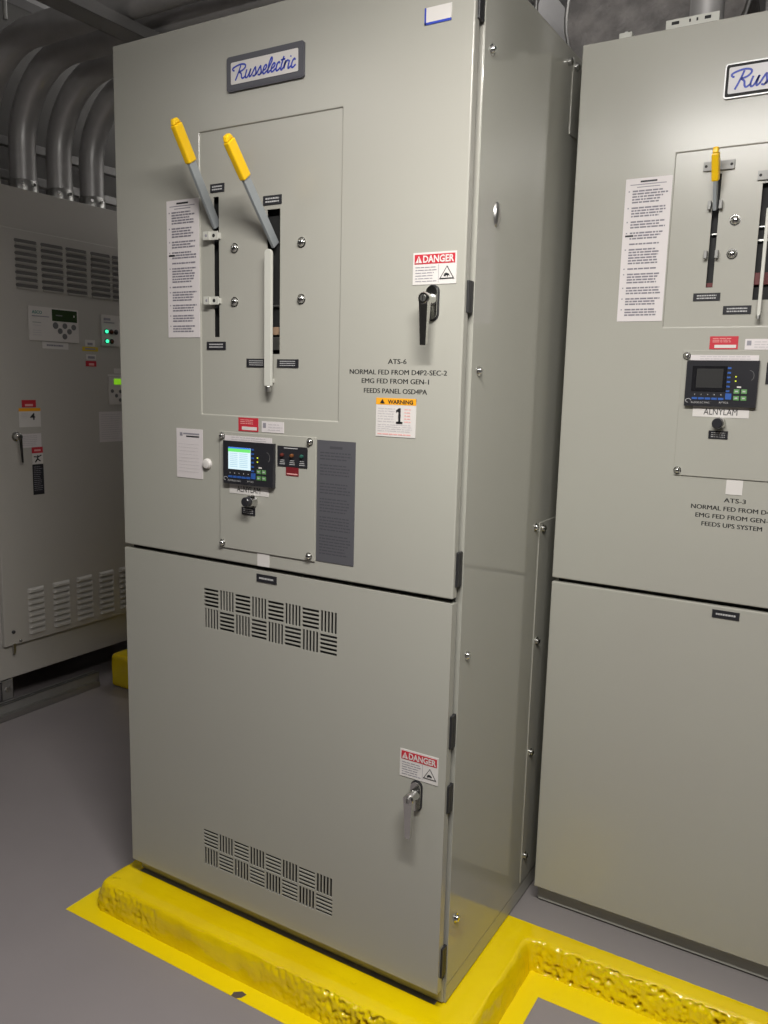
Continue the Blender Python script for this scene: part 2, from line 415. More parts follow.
def warning_label(x0, x1, z0, z1, parent, num, name='warning_label'):
    mb = MB(); mb.card(x0, x1, z0, z1, 0, WHITE); w, h = x1 - x0, z1 - z0
    mb.card(x0, x1, z1 - h * .17, z1, 1, ORANGE)
    if num == '1':
        text(mb, 'WARNING', x0 + w * .3, x1 - w * .07, z1 - h * .145, z1 - h * .04, 2, INK, bold=.03)
        tx = x0 + w * .16; mb.prism([(tx - w * .06, z1 - h * .14), (tx + w * .06, z1 - h * .14), (tx, z1 - h * .03)], -.0023, -.001, INK)
        rows(mb, x0 + w * .05, x0 + w * .5, z0 + h * .36, z1 - h * .24, 6, 1, PALE_INK, .35, .2, 8)
        rows(mb, x0 + w * .72, x0 + w * .94, z0 + h * .36, z1 - h * .24, 5, 1, PINK, .3, .4, 9)
        rows(mb, x0 + w * .05, x0 + w * .95, z0 + h * .12, z0 + h * .34, 4, 1, PALE_INK, .35, .1, 10)
        rows(mb, x0 + w * .05, x0 + w * .93, z0 + h * .04, z0 + h * .09, 1, 1, PINK, .6, .05, 11)
        cx, lo, hi, u = x0 + w * .60, z0 + h * .35, z0 + h * .75, w * .026
        mb.prism([(cx - u, lo + u), (cx - u, hi - u * 2.6), (cx - u * 3.2, hi - u * 3.6), (cx - u * 3.2, hi - u * 1.9), (cx - u * .6, hi), (cx + u, hi), (cx + u, lo + u)], -.0024, -.001, INK)
        mb.box(cx - u * 3, cx + u * 3, -.0024, -.001, lo, lo + u * 1.6, INK)
    else:
        rows(mb, x0 + w * .1, x0 + w * .45, z0 + h * .45, z1 - h * .25, 4, 1, PALE_INK, .3, .3, 12)
        text(mb, num, x0 + w * .50, x0 + w * .74, z0 + h * .38, z0 + h * .74, 2, INK, bold=.02)
    return mb.build(name, parent)

# ------------------------------------------------------------------ transfer switch cabinets (root-local: front plane y=0)
def shell(root, W, H, D, zs, zd):
    body = MB(); t = .002
    body.box(0, W, .036, D, 0, H, PAINT)
    b = body.build('body', root, bevel=.002)
    shade_mb = MB(); shade_mb.box(.012, W - .014, .0225, .0362, zd + .02, H - .012, BLACK)  # black sheet behind the doors paints the shade in gaps and slots
    tag(shade_mb.build('gap_shade_plate', root), 'black plate painting the shade in door gaps and slots')
    pl = MB(); pl.box(.004, W - .004, .03, .037, .003, zd + .018, PAINT); pl.build('base_channel', root, bevel=.002)
    return b
def door(root, name, x0, x1, z0, z1, cutters=None):
    mb = MB(); mb.box(x0, x1, 0, .022, z0, z1, PAINT)
    d = mb.build(name, root)
    return d
def finish(d, w=.003):
    md = d.modifiers.new('bevel', 'BEVEL'); md.width = w; md.segments = 3; md.limit_method = 'ANGLE'; md.angle_limit = math.radians(50)
def hinge(x, z0, z1, parent):
    x -= .0035; mb = MB(); mb.box(x - .004, x + .004, .010, .033, z0, z1, RUBBER)
    mb.box(x - .0042, x + .0044, .019, .022, z0 + .002, z1 - .002, BLACK)
    return tag(mb.build('hinge', parent, bevel=.002), 'black hinge')

# ---- the nearer cabinet
W, H, D = 1.020, 2.286, .90
zs, zd = .9945, .046
A = empty('transfer_switch_cabinet', (0, 0, 0))
tag(A, 'tall grey electrical cabinet with two raised yellow levers and lit screen, on yellow kerb', 'electrical cabinet')
shell(A, W, H + .003, D, zs, zd)
ud = door(A, 'upper_door', 0, W - .004, zs + .0055, H)
c = MB(); c.box(.2935, .709, -.01, .05, 1.3705, 2.0425, PAINT); cut(ud, c); finish(ud)
ld = door(A, 'lower_door', 0, W - .004, zd, zs - .0055)
grille(ld, .293, .719, .809, .921); grille(ld, .284, .7175, .127, .236); finish(ld, .003)
# recessed switch panel
sp = MB(); sp.box(.291, .7115, .0035, .0065, 1.368, 2.045, PAINT); sp = sp.build('switch_panel', A)
c = MB(); c.box(.3345, .3520, -.02, .0215, 1.5605, 1.8914, BLACK); c.box(.5000, .5390, -.02, .0215, 1.52, 1.849, BLACK); cut(sp, c)
def piece(nm, par, a, m, lab=None):
    mb = MB(); mb.box(*a, m); tag(mb.build(nm, par, bevel=.0008), lab)
piece('contact_block', sp, (.500, .542, .012, .0225, 1.530, 1.560), ZINC); piece('contact_bar', sp, (.500, .542, .014, .0225, 1.630, 1.634), ZINC)
piece('insulator', sp, (.510, .530, .010, .0225, 1.565, 1.583), mat('tan_insulator', (.30, .2, .13), .5), 'tan insulator')
for x, z in ((.4019, 1.7688), (.6006, 1.7697), (.4012, 1.6435), (.6011, 1.6443)): dome_bolt('panel_bolt', x, .004, z, .0095, sp)
lever(.3400, (.010, 1.823), (-.1290, 2.0345), sp, frac=.385, w=.026)
lever(.5170, (.014, 1.770), (-.1540, 1.9715), sp, frac=.37, w=.026)
mb = MB()   # hanging bar
pts = [(.521 + .0105 * math.cos(PI - PI * i / 8), 1.747 + .0105 * math.sin(PI * i / 8)) for i in range(9)]
mb.prism([(.5105, 1.445)] + pts + [(.5315, 1.445)], -.020, -.012, BARL)
mb.box(.5150, .5240, -.013, .004, 1.452, 1.462, BARL)
mb.lathe((.521, -.016, 1.432), [(.006, 0), (.007, .004), (.007, .013)], ZINC, '+z', 12)
tag(mb.build('hanging_bar', sp, bevel=.0015), 'pale grey bar hanging over the wide slot')
for z0, z1 in ((1.790, 1.810), (1.6377, 1.6568)):
    mb = MB()
    mb.box(.334, .3585, -.008, -.0055, z0, z1, BARL); mb.box(.316, .334, -.014, -.0115, z0, z1, BARL)
    mb.box(.332, .3345, -.0140, -.0055, z0, z1, BARL); mb.box(.3555, .3585, -.0055, .004, z0 + .003, z1 - .003, BARL)
    mb.lathe((.345, -.008, (z0 + z1) / 2), [(.0045, -.001), (.0045, .0006)], BLACK, '-y', 12)
    mb.lathe((.326, -.014, (z0 + z1) / 2), [(.0035, -.001), (.0035, .0006)], GREY_INK, '-y', 12)
    mb.build('padlock_bracket', sp, bevel=.0006)
for a in ((.3270, .3706, 1.9015, 1.9209), (.4898, .5436, 1.8588, 1.8794), (.3110, .3724, 1.5300, 1.5492), (.4391, .4996, 1.4891, 1.5087), (.5325, .5948, 1.489, 1.508)):
    o = black_tag(*a, sp, 3 if a[2] < 1.5 else 2); o.location.y = .0035
instruction_sheet(.1828, .2910, 1.5600, 1.8935, ud, 2)
nameplate(.3878, .6090, 2.1170, 2.1925, ud, FRAMEG)
danger_label(.8950, .9965, 1.6640, 1.7288, ud)
latch(.9445, 1.6262, ud)
warning_label(.8121, .9124, 1.3428, 1.4267, ud, '1')
mb = MB()
for t_, a, b, z in (('ATS-6', .8390, .8850, 1.5000), ('NORMAL FED FROM D4P2-SEC-2', .7401, .9828, 1.4770), ('EMG FED FROM GEN-1', .7724, .9409, 1.4578), ('FEEDS PANEL OSD4PA', .7787, .9371, 1.4365)):
    for e in (-.0004, .0004): text(mb, t_, a + e, b + e, z, z + .0106, -3, INK, bold=0.)
tag(mb.build('lettering', ud), 'four lines of black lettering')
# paper, plug, small labels, data plate
mb = MB(); mb.card(.2055, .2960, 1.2030, 1.3300, 0, LILAC); mb.card(.2300, .2850, 1.3155, 1.3195, 1, GREY_INK); mb.card(.2180, .2270, 1.3110, 1.3200, 1, GREY_INK); mb.card(.2400, .2850, 1.3090, 1.3125, 1, INK)
rows(mb, .212, .288, 1.215, 1.295, 9, 1, PALE_INK, .12, .1, 4)
tag(mb.build('paper_card', ud), 'small white record card taped to the door')
mb = MB(); mb.lathe((.3127, 0, 1.2445), [(.0135, 0), (.0135, .004), (.0115, .006), (.011, .0085), (.008, .0095)], WHITE, '-y', 24); tag(mb.build('hole_plug', ud, smooth=True), 'round white plug')
def red_label(x0, x1, z0, z1, parent):
    mb = MB(); w, h = x1 - x0, z1 - z0
    mb.card(x0, x1, z0, z1, 0, REDL)
    rows(mb, x0 + w * .1, x0 + w * .9, z1 - h * .5, z1 - h * .1, 3, 1, PINK, .35, .3, 5)
    mb.card(x0 + w * .18, x1 - w * .06, z0 + h * .10, z0 + h * .34, 1, WHITE)
    return tag(mb.build('red_sticker', parent), 'small red sticker')
def white_sticker(x0, x1, z0, z1, parent, seed=6, name='white_sticker', n=3):
    mb = MB(); w, h = x1 - x0, z1 - z0; mb.card(x0, x1, z0, z1, 0, LILAC)
    if n: rows(mb, x0 + w * .3, x1 - w * .05, z0 + h * .12, z1 - h * .15, n, 1, PALE_INK, .4, .2, seed); mb.card(x0 + w * .06, x0 + w * .2, z0 + h * .4, z1 - h * .15, 1, GREY_INK)
    return tag(mb.build(name, parent), 'small white sticker')
red_label(.4157, .4777, 1.3335, 1.3665, ud); white_sticker(.4889, .5558, 1.3345, 1.3605, ud)
mb = MB(); mb.box(.6540, .7602, -.0015, .0003, 1.0385, 1.3250, DATAP)
rows(mb, .663, .752, 1.055, 1.300, 34, 1, DATAI, .42, .2, 13, gaps=(3, 8, 9, 14, 20, 26)); mb.card(.690, .725, 1.306, 1.312, 1, DATAI)
tag(mb.build('data_plate', ud), 'dark grey engraved data plate')
mb = MB(); mb.card(.4753, .5127, 1.0015, 1.0350, 0, WHITE); tag(mb.build('blank_sticker', ud), 'small white square sticker below the control panel')
mb = MB(); mb.card(.905, .965, 2.168, 2.200, 0, WHITE); mb.card(.905, .965, 2.168, 2.1725, 1, BLUE_INK); mb.card(.905, .9085, 2.168, 2.200, 1, BLUE_INK); tag(mb.build('blue_edged_sticker', ud), 'white sticker with blue edge')
# control panel
cp = MB(); cp.box(.3555, .6512, -.0035, .0005, 1.0350, 1.3300, PAINT); cp = cp.build('control_panel', A, bevel=.001)
def control_fittings(cp, ox, oz, on, sh, ks):
    """ox, oz = lower-left corner of the control panel plate; everything sits on its face"""
    L = []
    for dx, dz in ((.0100, .284), (.2800, .284), (.0090, .012), (.2800, .012)): L.append(dome_bolt('panel_screw', ox + dx, -.0035, oz + dz, .0072, cp))
    before = set(bpy.data.objects)
    mb = MB(); mb.card(ox + .0185, ox + .167, oz + .2735, oz + .2860, 0, LILAC); rows(mb, ox + .04, ox + .15, oz + .2745, oz + .285, 2, 1, PALE_INK, .4, .1, 21); tag(mb.build('label_strip', cp), 'white strip label above the controller')
    controller(ox + .0095 + sh, oz + .1675, cp, on)
    mb = MB(); mb.card(ox + .033, ox + .157, oz + .1425, oz + .1675, 0, WHITE); text(mb, 'ALNYLAM', ox + .058, ox + .132, oz + .148, oz + .1625, 1, INK, bold=0.); tag(mb.build('name_label', cp), 'white label reading ALNYLAM')
    knob(ox + .0905 + ks, oz + .1290, cp)
    black_tag(ox + .073, ox + .1157, oz + .092, oz + .111, cp, 3)
    mb = MB(); mb.box(ox + .185, ox + .273, -.002, .0005, oz + .2215, oz + .270, PLASTIC)
    mb.box(ox + .205, ox + .245, -.0024, -.001, oz + .2645, oz + .2665, TAGW)
    for k, lm in enumerate((LAMP_R, LAMP_A, LAMP_G)):
        xx = ox + .2 + k * .029; mb.lathe((xx, -.002, oz + .2485), [(.0048, 0), (.0048, .003), (.0035, .006), (.0015, .007)], lm, '-y', 14)
        for q in range(3): mb.box(xx - .008 + q * .001, xx + .008 - q * .001, -.0024, -.001, oz + .2265 + q * .0045, oz + .228 + q * .0045, TAGW)
    tag(mb.build('indicator_panel', cp, smooth=False), 'black panel with three small lamps')
    mb = MB(); mb.card(ox + .210, ox + .2475, oz + .2000, oz + .2205, 0, DRED_TAG); mb.card(ox + .213, ox + .2445, oz + .203, oz + .206, 1, PINK); tag(mb.build('red_tag', cp), 'small dark red tag')
    for o in set(bpy.data.objects) - before: o.location.y = -.0033
control_fittings(cp, .3555, 1.0350, True, .0120, .019)
danger_label(.8985, .9975, .5640, .6300, ld); latch(.9445, .5262, ld); black_tag(.4734, .5360, .9615, .9810, ld, 1)
for z0, z1, p in ((2.165, 2.235, ud), (1.606, 1.671, ud), (1.025, 1.102, ud), (.652, .730, ld), (.497, .564, ld), (.082, .157, ld)): hinge(W + .0005, z0, z1, p)
# side skin
sk = MB(); sk.box(W - .0005, W + .0022, .0352, D - .002, .048, H - .004, PAINT_SIDE); sk = sk.build('side_panel', A, bevel=.0008)
sk2 = MB(); sk2.box(W - .0005, W + .0014, .0356, D - .002, .002, .0455, PAINT_SIDE); sk2.build('base_skirt', A, bevel=.0005)
def side_screw(y, z, r=.0085):
    mb = MB(); x = W + .002
    mb.lathe((x, y, z), [(r * 1.35, -.001), (r * 1.35, .0018), (r * .9, .002), (r * .9, .006), (r * .7, .0085), (r * .2, .0095)], CHROME, '+x', 14)
    mb.build('side_screw', sk, smooth=True)
for y, z in ((.0700, 2.1270), (.0709, 1.4896), (.072, .8563), (.0721, .2039), (.4700, 1.0941)): side_screw(y, z)
mb = MB(); vs, fs = [], []
for i in range(13):
    t = -PI / 2 + PI * i / 12; z = 1.820 + .026 * math.sin(t); r = .0135 * math.cos(t) + .0005
    for j in range(13): a = PI * j / 12; vs.append((W + .002 + r * .7 * math.sin(a), .1277 + r * math.cos(a), z))
for i in range(12):
    for j in range(12): fs.append((i * 13 + j, i * 13 + j + 1, (i + 1) * 13 + j + 1, (i + 1) * 13 + j))
mb.add(vs, fs, ZINC); tag(mb.build('lifting_eye_cap', sk, smooth=True), 'small oval metal cap')
for nm, z0, z1, y0, zz in (('lower_cover_plate', .06, 1.103, .497, (1.085, .7721, .4492, .135)), ('upper_cover_plate', 2.09, 2.272, .556, (2.255,))):
    mb = MB(); mb.box(W + .0022, W + .0048, y0, D - .02, z0, z1, PAINT); pl = mb.build(nm, A, bevel=.001)
    for z in zz:
        b = MB(); b.lathe((W + .0048, y0 + .022, z), [(.011, -.001), (.011, .0018), (.008, .002), (.008, .008), (.002, .011)], CHROME, '+x', 14); b.build('plate_screw', pl, smooth=True)
mb = MB(); mb.lathe((W + .002, .527, 2.251), [(.009, -.001), (.009, .010), (.002, .012)], CHROME, '+x', 12); mb.build('side_screw', sk, smooth=True)

# ---- the farther cabinet
XR, YR = 1.0610, .5108
HR = 2.283; zsr, zdr = .9520, .0575
B = empty('transfer_switch_cabinet', (XR, YR, 0))
tag(B, 'grey electrical cabinet with one dark screen at the right, set behind the kerb corner', 'electrical cabinet')
shell(B, W, HR, D, zsr, zdr)
uB = door(B, 'upper_door', 0, W - .004, zsr + .0055, HR - .006)
X = lambda x: x - XR
c = MB(); c.box(X(1.3000), .655, -.01, .05, 1.6080, 2.0025, PAINT); cut(uB, c); finish(uB)
lB = door(B, 'lower_door', 0, W - .004, zdr, zsr - .0055); finish(lB)
spB = MB(); spB.box(X(1.2975), .6575, .0035, .0065, 1.6055, 2.005, PAINT); spB = spB.build('switch_panel', B)
c = MB(); c.box(X(1.3890), X(1.4040), -.02, .0215, 1.6965, 1.9480, BLACK); c.box(X(1.4915), X(1.5300), -.02, .0215, 1.6656, 1.9186, BLACK); cut(spB, c)
DRED = mat('dark_red_insulator', (.11, .012, .012), .5)
piece('insulator', spB, (X(1.490), X(1.531), .013, .0225, 1.700, 1.727), DRED, 'dark red insulator'); piece('insulator', spB, (X(1.388), X(1.406), .013, .0225, 1.698, 1.708), DRED, 'dark red insulator')
for a in ((1.490, 1.531, 1.795, 1.800), (1.490, 1.531, 1.825, 1.829), (1.39, 1.404, 1.815, 1.819)): piece('contact_bar', spB, (X(a[0]), X(a[1]), .012, .0225, a[2], a[3]), ZINC)
for x, z in ((1.4408, 1.8432), (1.4403, 1.7693)): dome_bolt('panel_bolt', X(x), .004, z, .0095, spB)
lever(X(1.3970), (-.004, 1.868), (-.056, 1.992), spB, frac=.53, w=.020)
lever(X(1.5200), (-.004, 1.838), (-.056, 1.962), spB, frac=.53, w=.020)
for x0, x1, z0, z1 in ((1.3635, 1.4300, 1.9553, 1.9749), (1.4805, 1.560, 1.9250, 1.9445)):
    mb = MB(); mb.box(X(x0), X(x1), -.0025, .004, z0, z1, GUARD)
    for xx in (x0 + .006, x1 - .006): mb.lathe((X(xx), -.0025, (z0 + z1) / 2), [(.0032, -.001), (.0032, .0006)], BLACK, '-y', 10)
    mb.build('guard_plate', spB)
for z0, z1 in ((1.8690, 1.8880), (1.7603, 1.7782)):
    mb = MB(); mb.box(X(1.381), X(1.388), -.012, .004, z0, z1, GUARD); mb.box(X(1.405), X(1.412), -.012, .004, z0, z1, GUARD); mb.build('padlock_bracket', spB, bevel=.001)
mb = MB(); mb.prism([(X(1.5065), 1.628), (X(1.5065), 1.86), (X(1.514), 1.864), (X(1.514), 1.628)], -.017, -.010, BARL); mb.box(X(1.5070), X(1.5135), -.011, .004, 1.64, 1.645, BARL)
mb.lathe((X(1.510), -.0135, 1.6215), [(.0055, 0), (.0055, .009)], ZINC, '+z', 10); mb.build('hanging_bar', spB, bevel=.001)
for a in ((1.3633, 1.4229, 1.6665, 1.6840), (1.4315, 1.4917, 1.6349, 1.6537), (1.528, 1.588, 1.6349, 1.6537)):
    o = black_tag(X(a[0]), X(a[1]), a[2], a[3], spB, 2); o.location.y = .0035
instruction_sheet(X(1.1885), X(1.2965), 1.6220, 1.9550, uB, 5)
nameplate(X(1.3940), X(1.6160), 2.1045, 2.1777, uB, RIM)
red_label(X(1.4091), X(1.4710), 1.5555, 1.5850, uB); white_sticker(X(1.4858), X(1.553), 1.5545, 1.5785, uB)
cpB = MB(); cpB.box(X(1.3515), X(1.6485), -.0035, .0005, 1.2560, 1.5530, PAINT); cpB = cpB.build('control_panel', B, bevel=.001)
control_fittings(cpB, X(1.3515), 1.2560, False, .0040, .004)
mb = MB(); mb.card(X(1.473), X(1.5095), 1.2190, 1.2535, 0, WHITE); tag(mb.build('blank_sticker', uB), 'small white square sticker below the control panel')
mb = MB()
for t_, a, b, z in (('ATS-3', 1.4710, 1.5190, 1.1990), ('NORMAL FED FROM D4P2', 1.3985, 1.5900, 1.1785), ('EMG FED FROM GEN-1', 1.4100, 1.5760, 1.1585), ('FEEDS UPS SYSTEM', 1.4255, 1.5590, 1.1385)):
    for e in (-.0004, .0004): text(mb, t_, X(a) + e, X(b) + e, z, z + .0106, -3, INK, bold=0.)
tag(mb.build('lettering', uB), 'four lines of black lettering')
black_tag(X(1.4675), X(1.5291), .9180, .9375, lB, 1)
danger_label(.895, .9965, 1.664, 1.7288, uB); latch(.9445, 1.6262, uB)
danger_label(.8985, .9975, .5640, .6300, lB); latch(.9445, .5262, lB)
for z0, z1, p in ((1.606, 1.671, uB), (1.025, 1.102, uB), (.501, .585, lB), (.080, .192, lB)): hinge(W + .0005, z0, z1, p)
mb = MB()
# slotted strip lying on the cabinet top
br = MB(); br.box(1.246, 1.364, .5475, .590, HR + .0032, HR + .007, BARL); br.box(1.246, 1.364, .5475, .5515, HR + .0032, HR + .027, BARL)
for a, b in ((1.259, 1.276), (1.298, 1.302), (1.314, 1.318), (1.332, 1.346)): br.box(a, b, .5470, .548, HR + .015, HR + .022, BLACK)
tag(br.build('slotted_bracket', None, bevel=.0008), 'pale slotted metal bracket lying on top of the right-hand cabinet', 'bracket')
br = MB(); br.box(1.138, 1.168, .545, .575, HR + .0032, HR + .018, BARL); br.lathe((1.153, .56, HR + .018), [(.008, 0), (.008, .006)], ZINC, '+z', 6)
tag(br.build('metal_clip', None, bevel=.001), 'small pale metal clip on the top left corner of the right-hand cabinet', 'clip')

# ------------------------------------------------------------------ old cabinet on the left wall (local front y=0; world +x is outwards)
XL, YL = -1.5105, .600
O = empty('generator_switch_cabinet', (XL, YL, -.08 + .0), PI / 2)
tag(O, 'dim grey-green louvred cabinet against the left side below the bent conduits', 'electrical cabinet')
ZO = .08
def o_(z): return z + ZO
WO = 1.15
mb = MB(); mb.box(0, WO, .012, .62, o_(.078), o_(2.252), PAINT_OLD); body = mb.build('body', O, bevel=.003)
mb = MB(); mb.box(.022, WO - .022, -.012, .010, o_(.237), o_(2.075), PAINT_OLD); dr = mb.build('door', O, bevel=.004, seg=3)
Y = lambda y: y - YL
def at_door(o): o.location.y = -.012; return o
def louvers(x0, x1, z0, z1, n=8, up=False):
    mb = MB(); p = (z1 - z0) / n; e = .012
    for k in range(n):
        zb = z0 + k * p + p * .12; zt = zb + p * .72; out = -.011
        vs = [(x0, 0, zb), (x1, 0, zb), (x1, 0, zt), (x0, 0, zt), (x0 + e * .6, out, zb), (x1 - e * .6, out, zb), (x1 - e, out * .75, zb + p * .38), (x0 + e, out * .75, zb + p * .38)]
        if up:
            a_, b_ = zb + p * .26, zb + p * .80; r_ = (b_ - a_) / 2
            pl = [(x1 - r_ + r_ * math.sin(q), (a_ + b_) / 2 - r_ * math.cos(q)) for q in [PI * i / 6 for i in range(7)]] + [(x0 + r_ - r_ * math.sin(q), (a_ + b_) / 2 + r_ * math.cos(q)) for q in [PI * i / 6 for i in range(7)]]
            mb.prism(pl, -.0012, .0005, LOUVSHADE)  # flat dark pill paints the shade of a recessed louver
            mb.box(x0 + .004, x1 - .004, -.006, .0, zb, zb + p * .20, PAINT_OLD); mb.box(x1 - .004, x1 + .002, -.006, .0, zb + p * .1, zb + p * .5, PAINT_OLD)
            continue
        mb.add(vs, [(4, 5, 6, 7), (7, 6, 2, 3), (0, 4, 7, 3), (5, 1, 2, 6)], PAINT_OLD)
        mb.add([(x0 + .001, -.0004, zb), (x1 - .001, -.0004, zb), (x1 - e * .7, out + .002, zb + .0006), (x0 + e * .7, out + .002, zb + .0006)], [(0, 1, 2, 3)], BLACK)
    return at_door(mb.build('louver_bank', dr))
for a, b in ((.7565, .8679), (.8877, 1.004), (1.0196, 1.1352), (1.1577, 1.2732), (1.2849, 1.398), (1.415, 1.528)): louvers(Y(a), Y(b), o_(1.8218), o_(2.0368), 8, True)
for a, b in ((.7463, .8341), (.8806, .9757), (1.0152, 1.1102), (1.1493, 1.2415), (1.2774, 1.3699), (1.41, 1.50)): louvers(Y(a), Y(b), o_(.266), o_(.489))
mb = MB(); z = o_(0)
mb.box(Y(.8118), Y(1.0740), -.005, .0005, z + 1.6065, z + 1.7560, PANELP)
mb.box(Y(.9302), Y(1.0657), -.0062, -.004, z + 1.6985, z + 1.7500, LCD)
mb.box(Y(.95), Y(.985), -.0066, -.005, z + 1.722, z + 1.727, BTN_GREY); mb.box(Y(1.046), Y(1.052), -.0066, -.005, z + 1.722, z + 1.730, WHITE)
text(mb, 'ASCO', Y(.826), Y(.878), z + 1.724, z + 1.738, 12, mat('teal_ink', (.03, .2, .17), .5), bold=.03)
mb.box(Y(.826), Y(.915), -.0062, -.004, z + 1.712, z + 1.716, GREY_INK)
for q in (1.685, 1.672, 1.650, 1.640, 1.630): mb.box(Y(.828), Y(.872), -.0055, -.004, z + q, z + q + .003, mat('faint_teal', (.26, .30, .28), .5) if q == 1.685 else PALE_INK)
for yy, zz in ((.948, 1.6785), (.9982, 1.6794), (1.0466, 1.6760), (.9716, 1.6552), (1.0224, 1.6556), (.9961, 1.6320)):
    mb.lathe((Y(yy), -.005, z + zz), [(.0135 if zz < 1.678 or yy == .9982 else .017, -.001), (.012, .002)], BTN_GREY, '-y', 14)
at_door(tag(mb.build('keypad_panel', dr), 'pale keypad overlay with dark display'))
def flat(name, a, b, z0, z1, m, extra=None, label=None):
    mb = MB(); mb.card(Y(a), Y(b), o_(z0), o_(z1), 0, m)
    if extra: extra(mb)
    o = at_door(mb.build(name, dr))
    if label: o['label'] = label
flat('name_label', .8769, 1.0164, 1.5736, 1.6040, WHITE, lambda m: rows(m, Y(.90), Y(.99), o_(1.584), o_(1.594), 1, 1, GREY_INK, .8, .1, 3), 'narrow white label under the keypad')
mb = MB(); mb.box(Y(1.2080), Y(1.322), -.005, .0005, z + 1.6020, z + 1.7500, PANELP)
mb.box(Y(1.222), Y(1.262), -.0062, -.004, z + 1.724, z + 1.735, GREY_INK); mb.box(Y(1.222), Y(1.285), -.0062, -.004, z + 1.712, z + 1.716, GREY_INK)
for yy, zz, lm in ((1.2352, 1.6705, LED_G), (1.2367, 1.6245, LED_G), (1.2655, 1.6705, LAMP_R), (1.2670, 1.6245, LAMP_R), (1.2950, 1.671, PLASTIC)):
    mb.lathe((Y(yy), -.005, z + zz), [(.0125, 0), (.0125, .003)], PLASTIC, '-y', 14); mb.lathe((Y(yy), -.008, z + zz), [(.0085, 0), (.0085, .004), (.004, .008)], lm, '-y', 14)
at_door(tag(mb.build('indicator_panel', dr), 'pale panel with two lit green lamps'))
flat('white_tag', 1.1115, 1.1690, 1.5945, 1.6248, WHITE, lambda m: m.card(Y(1.125), Y(1.155), o_(1.600), o_(1.612), 1, GREY_INK))
flat('yellow_tag', 1.0955, 1.1865, 1.5720, 1.5925, YLAB, lambda m: m.card(Y(1.11), Y(1.17), o_(1.579), o_(1.586), 1, GREY_INK))
flat('white_tag', 1.1162, 1.1725, 1.5320, 1.5569, WHITE, lambda m: m.card(Y(1.125), Y(1.165), o_(1.537), o_(1.549), 1, GREY_INK))
flat('red_tag', 1.1121, 1.1737, 1.5001, 1.5262, REDL, lambda m: m.card(Y(1.13), Y(1.16), o_(1.505), o_(1.516), 1, PINK))
flat('white_tag', 1.2802, 1.330, 1.4705, 1.4949, WHITE); flat('white_tag', 1.2412, 1.345, 1.4560, 1.4655, WHITE)
mb = MB(); mb.box(Y(1.2430), Y(1.40), -.005, .0005, z + 1.318, z + 1.4530, PANELP); mb.box(Y(1.2741), Y(1.36), -.0062, -.004, z + 1.4158, z + 1.4448, LCD_ON)
for yy, zz in ((1.2626, 1.384), (1.3133, 1.3823), (1.288, 1.3615), (1.3119, 1.3397), (1.34, 1.362)): mb.lathe((Y(yy), -.005, z + zz), [(.0095, -.001), (.009, .002)], BTN_GREY, '-y', 12)
at_door(tag(mb.build('relay_panel', dr), 'pale panel with lit green display'))
flat('red_tag', .7600, .8309, 1.3098, 1.3426, REDL, lambda m: m.card(Y(.775), Y(.815), o_(1.315), o_(1.325), 1, PINK))
o = warning_label(Y(.7425), Y(.8528), o_(1.2223), o_(1.3070), dr, '4'); at_door(o)
flat('notice_label', .7358, .8515, 1.1303, 1.1922, LILAC, lambda m: rows(m, Y(.745), Y(.84), o_(1.137), o_(1.186), 6, 1, PALE_INK, .4, .2, 5))
def fig(m):
    m.card(Y(.8), Y(.8565), o_(1.0527), o_(1.1032), 1, WHITE); m.card(Y(.8), Y(.8565), o_(1.1032), o_(1.1305), 1, REDL); m.card(Y(.812), Y(.845), o_(1.112), o_(1.120), 2, PINK)
    ribbon(m, [(Y(.829), o_(1.093)), (Y(.828), o_(1.078)), (Y(.815), o_(1.062))], .007, -.0021, INK); ribbon(m, [(Y(.828), o_(1.076)), (Y(.842), o_(1.066))], .006, -.0021, INK)
    ribbon(m, [(Y(.808), o_(1.088)), (Y(.828), o_(1.085)), (Y(.848), o_(1.093))], .005, -.0022, INK)
    rows(m, Y(.806), Y(.850), o_(.93), o_(1.045), 13, 1, GREY_INK, .3, .3, 6)
flat('shock_notice', .8000, .8570, .9132, 1.1305, PLASTIC, fig, 'red, white and black shock notice')
flat('document_sheet', 1.1804, 1.3300, 1.1345, 1.2834, LILAC, lambda m: rows(m, Y(1.192), Y(1.32), o_(1.145), o_(1.275), 12, 1, PALE_INK, .25, .2, 7))
mb = MB(); cx, cz = Y(.722), o_(1.183)
mb.lathe((cx, 0, cz), [(.021, 0), (.021, .005), (.014, .008), (.012, .02), (.014, .022), (.014, .032), (.01, .035)], CHROME, '-y', 20)
mb.hexa([(cx + .004, -.030, cz - .115), (cx + .014, -.030, cz - .115), (cx + .014, -.022, cz - .115), (cx + .004, -.022, cz - .115), (cx - .008, -.034, cz + .004), (cx + .009, -.034, cz + .004), (cx + .009, -.020, cz + .004), (cx - .008, -.020, cz + .004)], CHROME)
at_door(mb.build('latch_handle', dr, smooth=True, bevel=.001))
mb = MB(); mb.lathe((Y(.665), 0, o_(.300)), [(.008, 0), (.008, .006), (.003, .009)], RUBBER, '-y', 12); at_door(mb.build('door_screw', dr)); mb = MB(); mb.box(Y(.660), Y(.672), -.006, 0, o_(.20), o_(.245), ZINC); at_door(mb.build('door_catch', dr))
dome_bolt('door_screw', Y(.70), -.012, o_(.252), .006, dr)
